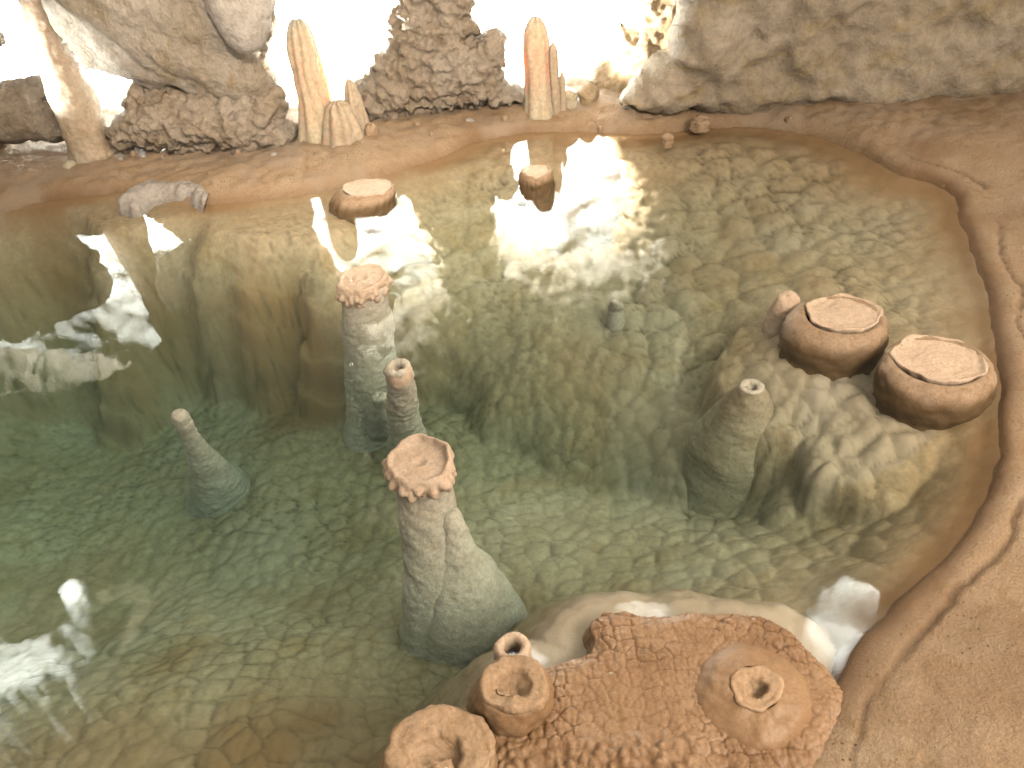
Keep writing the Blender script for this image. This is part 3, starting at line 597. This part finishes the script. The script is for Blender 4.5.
def spike(top, rt, ztop, base, zbase, rb, label, seed, name='stalagmite', hole=0.0, mat=STALK, tip=None, rough=.006, ext=.2, power=1.0, cat='stalagmite'):
    c = atz(*top, ztop); r = rt * S(c); cb = atz(*base, zbase); rbm = rb * S(cb); dz = ztop - zbase
    def ds(P, I):
        f1, _ = vor3(P, .022, seed + 1); return rough * 1.6 * fbm(P, .08, 4, seed) + rough * .4 * dome(f1) + .0015 * fbm(P, .012, 3, seed + 3)
    pr = [(rbm * 1.3, -dz - ext)]
    for u in np.linspace(1, 0.02, 14): pr.append((r + (rbm - r) * u ** power, -dz * u))
    if hole: pr += [(r * .85, .002), (hole, -.003), (hole * .8, -.02), (hole * .5, -.04), (.0005, -.045)]
    else: pr += [(r * .8, .0), (r * .4, .002), (.0005, .001)]
    V, Fc = lathe(pr, 80, .005, ds)
    k = np.clip(-V[:, 2] / dz, 0, 1.3); V = V + c; V[:, 0] += (cb[0] - c[0]) * k; V[:, 1] += (cb[1] - c[1]) * k
    if tip is None:
        o = new_mesh(name, V, Fc, mat, loc=(cb[0], cb[1], zbase)); return tag(o, label, cat)
    t = thing(name, (cb[0], cb[1], zbase), label, cat); new_mesh('stalk', V, Fc, mat, parent=t)
    V, Fc = lathe([(r * 1.0, -tip), (r * 1.08, -tip * .6), (r * 1.04, -tip * .1), (r * .9, .003), (max(hole, r * .45), .0), (max(hole, r * .45) * .7, -.02), (.0005, -.03)] if hole else [(r * 1.0, -tip), (r * 1.06, -tip * .5), (r * .95, .0), (r * .5, .005), (.0005, .006)], 56, .003, lambda P, I: .003 * fbm(P, .02, 4, seed + 8))
    new_mesh('tip', V + c, Fc, CRUST if ztop > 0 else STALK, parent=t); return t
spike((398, 367), 12, .07, (408, 450), -.58, 19, 'thin hollow topped stalagmite behind the thick capped one', 41, hole=.022, tip=.05, rough=.010)
spike((178, 413), 7, -.10, (222, 494), -.87, 34, 'pale thin underwater spike standing alone in the dark left of the pool', 42, tip=.02, power=2.0)
spike((379, 396), 7, -.34, (381, 432), -.66, 13, 'short underwater spike beside the pale stalk of the brown capped stalagmite', 43)
spike((752, 386), 12, -.05, (741, 440), -.32, 50, 'underwater cone with a small hole in its tip', 44, hole=.014, power=1.05, rough=.004, mat=CONE, name='vent_cone', cat='cone', tip=.006)
spike((615, 301), 3, -.15, (616, 306), -.20, 8, 'tiny pale green underwater cone on the far cobbled slope', 45, mat=STALK, rough=.002, name='small_cone', cat='cone')

# craters of the foreground shelf
def crater(px, py, z, rim, hole, base, hb, label, seed, name='crater_cone', holed=.05, zlow=-.01, bodymat=SHELF, rimmat=RIM, bodyxy=None, bulge=0.0, ledge=0.0, group=None, cat='crater cone', rim_h=.012, floor_off=(0, 0)):
    c = atz(px, py, z); s = S(c); rr, rh, rb = rim * s, hole * s, base * s
    cb = c if bodyxy is None else atz(*bodyxy, zlow)
    t = thing(name, (c[0], c[1], zlow), label, cat, group)
    dz = z - zlow
    def db(P, I): return .008 * fbm(P, .06, 4, seed) + .0025 * fbm(P, .015, 3, seed + 2)
    pr = [(rb * 1.10, -dz - .03), (rb * 1.04, -dz * .92), (rb * (1 + bulge) * .97, -dz * .7), (rb * .55 * (1 + bulge) + rr * .45, -dz * .32), (rr * 1.05, -rim_h * .8), (rr * .95, -rim_h)]
    V, Fc = lathe(pr, 120, .004, db)
    k = np.clip(-V[:, 2] / dz, 0, 1.0); V = V + c; V[:, 0] += (cb[0] - c[0]) * k; V[:, 1] += (cb[1] - c[1]) * k
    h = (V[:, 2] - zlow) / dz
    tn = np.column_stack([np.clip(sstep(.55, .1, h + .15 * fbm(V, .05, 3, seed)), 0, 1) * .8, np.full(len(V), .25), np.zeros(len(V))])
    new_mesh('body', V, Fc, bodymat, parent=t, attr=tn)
    def dr(P, I):
        k = sstep(rh * .9, rh * 1.2, I['r']); return .007 * fbm(P, .035, 4, seed + 4) + k * .0006 * np.sin(I['r'] / .0030 + 6 * fbm(P, .04, 3, seed + 6))
    pr = [(rr * 1.02, -rim_h * 1.6), (rr * 1.03, -rim_h * .5), (rr * .96, .0), (rr * .55 + rh * .45, -.002), (rh * 1.12, -.004), (rh, -.010), (rh * .85, -holed * .6), (rh * .55, -holed), (.0005, -holed * 1.02)]
    V, Fc = lathe(pr, 120, .0025, dr)
    th = np.arctan2(V[:, 1], V[:, 0]); rad = np.hypot(V[:, 0], V[:, 1]); wob = .07 * np.sin(2 * th + seed) + .05 * np.sin(3 * th + 2 * seed) + .03 * np.sin(7 * th + seed) + (.10 if floor_off[0] else .04) * fbm(V + c, .03, 3, seed)
    V[:, 0] *= 1 + wob; V[:, 1] *= 1 + wob
    dn = sstep(-.012, -holed, V[:, 2]) * (rad < rh * 1.05); V[:, 0] += floor_off[0] * dn; V[:, 1] += floor_off[1] * dn
    if floor_off[0]: V[:, 2] += .75 * holed * sstep(.15, -.9, np.cos(th - .9)) * sstep(rh * 1.1, rh * .7, rad)
    new_mesh('rim', V + c, Fc, rimmat, parent=t)
    return t
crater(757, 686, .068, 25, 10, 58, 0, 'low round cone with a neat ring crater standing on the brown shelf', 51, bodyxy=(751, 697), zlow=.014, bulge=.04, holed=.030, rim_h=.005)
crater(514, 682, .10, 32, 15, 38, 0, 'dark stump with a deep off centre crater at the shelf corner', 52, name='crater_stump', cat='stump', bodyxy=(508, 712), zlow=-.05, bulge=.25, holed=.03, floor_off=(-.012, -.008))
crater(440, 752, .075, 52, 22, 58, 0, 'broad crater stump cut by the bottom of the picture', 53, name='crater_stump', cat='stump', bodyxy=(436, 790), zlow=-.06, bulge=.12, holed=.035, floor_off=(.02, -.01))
# ring of stone round a little pool of water
c = atz(512, 648, .02); s = S(c); R1, rt_ = 13.5 * s, 5.2 * s
pr = [(R1 + rt_ * .9, -.09), (R1 + rt_ * 1.1, -.02)] + [(R1 + rt_ * math.cos(a), .012 + 1.6 * rt_ * math.sin(a)) for a in np.linspace(0, math.pi, 9)] + [(R1 - rt_ * .9, -.02), (R1 - rt_ * .9, -.09)]
V, Fc = lathe(pr, 72, .003, lambda P, I: .004 * fbm(P, .025, 4, 57), centre=(c[0], c[1], 0)); tag(new_mesh('stone_ring', V, Fc, CRUST, loc=(c[0], c[1], -.05)), 'tiny stone ring holding a drop of water next to the dark crater stump', 'stone ring')

# flat stones and a whitish patch along the far shore
spots = [(668, 138, .032, .02, 'reddish flat stone at the far water edge below the lit alcove side'), (700, 122, .055, .018, 'long low stone on the far shore under the smooth wall'), (744, 104, .10, .03, 'pale flat slab at the foot of the smooth wall')]
for k, (x, y, r, h, lb) in enumerate(spots): lump('stone', bz(x, y, .05 if k < 3 else 0), r, h, STONE if k != 2 else GREY, 71 + k, lb, 'stone')
for k, (x, y) in enumerate([(110, 156), (122, 162), (135, 158), (240, 158), (275, 160), (418, 128), (432, 136), (470, 122), (505, 118), (600, 120), (628, 130), (645, 136), (690, 134), (726, 128), (755, 118), (790, 116), (806, 124)]):
    c_ = bz(x, y, .055); lump('pebble', (c_[0], c_[1], float(bank_h(np.array([c_[0]]), np.array([c_[1]]), np.array([float(np.where(inside(np.array([c_[0]]), np.array([c_[1]]), SHORE), -1, 1)[0] * pdist(np.array([c_[0]]), np.array([c_[1]]), SHORE)[0])]))[0][0])), .012 + .012 * ((k * 37) % 10) / 10, .012 + .01 * ((k * 53) % 10) / 10, (STONE, GREY, BANK)[k % 3], 200 + k, 'small pebble lying on the brown far shore below the lit walls', 'pebble', rough=.5, group='pebbles on the far shore')
cpts = [(118, 203), (128, 190), (150, 180), (175, 184), (195, 182), (212, 190), (204, 204), (190, 194), (168, 192), (150, 194), (132, 206)]  # outline of the thin whitish patch at the far left water edge
poly = [tuple(atz(x, y, .03)[:2]) for x, y in cpts]
B = densify(poly, .02, .03, 66, .08); xs = np.arange(B[:, 0].min(), B[:, 0].max(), .01); ys = np.arange(B[:, 1].min(), B[:, 1].max(), .01)
Xg, Yg = np.meshgrid(xs, ys, indexing='ij'); X, Y = Xg.ravel(), Yg.ravel(); s_ = np.where(inside(X, Y, B), 1, -1) * pdist(X, Y, B)
P = np.column_stack([X, Y, 0 * X]); Z = .028 + .02 * sstep(0, .04, s_) + .02 * np.abs(fbm(P, .05, 4, 67)); Z = np.where(s_ < 0, .03 + s_ * 3, Z)
Fc = grid_faces(len(xs), len(ys)); V, Fc, _ = compact(np.column_stack([X, Y, Z]), Fc, s_[Fc].max(1) > -.03)
tag(new_mesh('whitish_patch', V, Fc, GREY, loc=(V[:, 0].mean(), V[:, 1].mean(), 0)), 'whitish curved patch on the far left water edge', 'crust')

# calcite draperies hanging from the ceiling, shaped to give white reflections, lit by added spots (seen only as reflections in the pool)
def drapery(name, pts, z, T, label, seed, jag=.0):
    q = [mirror_ceil(x, y, z) for x, y in pts]; poly = [(a[0], a[1]) for a in q]
    B = densify(poly, .025, .06, seed, .12); mn, mx_ = B.min(0), B.max(0)
    xs = np.arange(mn[0] - .03, mx_[0] + .03, .02); ys = np.arange(mn[1] - .03, mx_[1] + .03, .02); Xg, Yg = np.meshgrid(xs, ys, indexing='ij'); X, Y = Xg.ravel(), Yg.ravel()
    s_ = np.where(inside(X, Y, B), 1, -1) * pdist(X, Y, B); P = np.column_stack([X, Y, 0 * X]); s_ = s_ - jag * np.clip(fbm(P, .16, 4, seed + 7, .6) - .02, 0, 1)
    Zz = z - T * (sstep(0, .15, s_)) + .10 * np.abs(fbm(P, .12, 4, seed + 1)) + .03 * fbm(P, .05, 3, seed); Zz = np.where(s_ < 0, z + .1 - s_ * 8, Zz)
    Fc = grid_faces(len(xs), len(ys))[:, ::-1]; V, Fc, _ = compact(np.column_stack([X, Y, Zz]), Fc, s_[Fc].max(1) > -.06)
    tag(new_mesh(name, V, Fc, WHITE, loc=(V[:, 0].mean(), V[:, 1].mean(), z)), label, 'drapery'); return np.array([V[:, 0].mean(), V[:, 1].mean(), z])
dA = drapery('calcite_drapery', [(803, 602), (830, 604), (852, 616), (870, 634), (856, 652), (846, 672), (832, 652), (812, 640), (802, 620)], 1.95, .05, 'white calcite drapery lit on the ceiling above the water behind the shelf', 5)
dB = drapery('calcite_drapery', [(818, 583), (838, 574), (866, 577), (884, 594), (862, 590), (836, 587)], 1.95, .04, 'narrow white calcite fin on the ceiling beyond the lit drapery', 6)
dE = drapery('calcite_drapery', [(524, 634), (536, 640), (541, 650), (554, 656), (549, 667), (536, 664), (522, 656), (505, 658), (503, 645)], 1.95, .04, 'small white calcite drapery on the ceiling over the crater stumps', 9)
dF = drapery('calcite_drapery', [(592, 606), (612, 598), (650, 599), (688, 603), (690, 625), (640, 630), (590, 660), (570, 652), (588, 636)], 1.95, .05, 'greyish calcite drapery on the ceiling above the pale underwater skirt', 10)
dC = drapery('calcite_drapery', [(-60, 630), (0, 625), (12, 640), (40, 628), (70, 622), (92, 640), (98, 668), (88, 700), (60, 690), (40, 720), (10, 700), (-60, 720)], 1.95, .05, 'white calcite drapery on the ceiling over the dark left water', 7, .45)
dD = drapery('calcite_drapery', [(55, 580), (68, 572), (82, 576), (80, 592), (72, 608), (60, 596)], 1.95, .04, 'small white calcite knob on the ceiling over the dark left water', 8)

# ------------------------------------------------------------------ light
def lamp(kind, name, loc, energy, col, target=None, size=.05, spot=None, blend=.4):
    l = bpy.data.lights.new(name, kind); l.energy = energy; l.color = col
    if kind == 'AREA': l.shape = 'DISK'; l.size = size
    else: l.shadow_soft_size = size
    if kind == 'SPOT': l.spot_size = math.radians(spot); l.spot_blend = blend
    o = bpy.data.objects.new(name, l); COL.objects.link(o); o.location = loc
    if target is not None: o.rotation_euler = (Vector(target) - Vector(loc)).to_track_quat('-Z', 'Y').to_euler()
    return o
WARM = (1.0, .86, .70); COOL = (.93, 1.0, .98)
lamp('AREA', 'walkway_lamp', (2.25, .3, 2.1), 34, WARM, (.9, 1.8, 0), 1.1)
lamp('AREA', 'fill_lamp', (1.7, -.8, 2.4), 68, WARM, (1.3, 1.7, 0), 1.2)  # unseen fill light added behind the camera
lamp('SPOT', 'wall_fill', (-.2, .7, 2.1), 320, WARM, (-.5, 3.95, .52), .12, 52, .6)  # unseen spot added to brighten the far rocks while the water stays dark
for x, y, z, e, tgt, sp in ((-2.20, 4.5, .22, 800, (-2.34, 5.0, .75), 124), (b2[0] - .02, b2[1] + .38, .24, 900, (-.74, 5.0, .85), 172), (b3[0] + .02, b3[1] + .36, .22, 850, (.38, 5.0, .75), 168), (-2.66, 3.62, .26, 110, (-2.09, 3.92, .50), 32)):
    lamp('SPOT', 'alcove_lamp', (x, y, z), e, COOL, tgt, .05, sp, .25)
lamp('SPOT', 'rim_fill', (b3[0] + .16, b3[1] + .16, .22), 40, (1.0, .93, .8), (1.0, 4.3, .38), .04, 70, .6)  # extra spot added to brighten the cream side of the alcove
for bb, dx, e in ((b2, -.05, 50), (b3, .02, 45)):
    lamp('SPOT', 'column_lamp', (bb[0] + dx, bb[1] + .33, .10), e * 2.5, (1.0, .9, .75), (bb[0] + dx * .9, bb[1] + .06, .42), .03, 60, .6)
for c_, e, sp in ((dA, 220, 44), (dB, 260, 44), (dE, 220, 30), (dF, 170, 50), (dC, 230, 84), (dD, 300, 34)):
    lamp('SPOT', 'drapery_spot', (c_[0], c_[1] - .12, 1.48), e, COOL, (c_[0], c_[1], 1.93), .03, sp, .35)  # unseen spots added below the draperies to whiten their reflections

w = bpy.data.worlds.new('World'); scene.world = w; w.use_nodes = True
bg = w.node_tree.nodes['Background']; bg.inputs[0].default_value = (1.0, .88, .72, 1); # ambient gradient added: brighter from the right, so the left stays dark
wt = w.node_tree; tcw = wt.nodes.new('ShaderNodeTexCoord'); sxw = wt.nodes.new('ShaderNodeSeparateXYZ'); mrw = wt.nodes.new('ShaderNodeMapRange')
mrw.inputs['From Min'].default_value = -1; mrw.inputs['To Min'].default_value = .10; mrw.inputs['To Max'].default_value = 1.05
wt.links.new(tcw.outputs['Generated'], sxw.inputs[0]); wt.links.new(sxw.outputs[0], mrw.inputs[0]); wt.links.new(mrw.outputs[0], bg.inputs[1])

scene.view_settings.view_transform = 'Standard'; scene.view_settings.look = 'None'; scene.view_settings.gamma = 1; scene.view_settings.exposure = 0.36
cy = scene.cycles; scene.render.engine = 'CYCLES'
cy.use_denoising = True; cy.denoiser = 'OPENIMAGEDENOISE'; cy.denoising_input_passes = 'RGB_ALBEDO_NORMAL'
cy.max_bounces = 7; cy.diffuse_bounces = 3; cy.glossy_bounces = 3; cy.transparent_max_bounces = 12; cy.volume_bounces = 0
cy.sample_clamp_indirect = 0; cy.use_adaptive_sampling = False
cy.use_fast_gi = True; cy.fast_gi_method = 'REPLACE'; cy.ao_bounces_render = 1; cy.ao_bounces = 1
w.light_settings.distance = 1.1; w.light_settings.ao_factor = 1.0; cy.caustics_reflective = False; cy.caustics_refractive = False
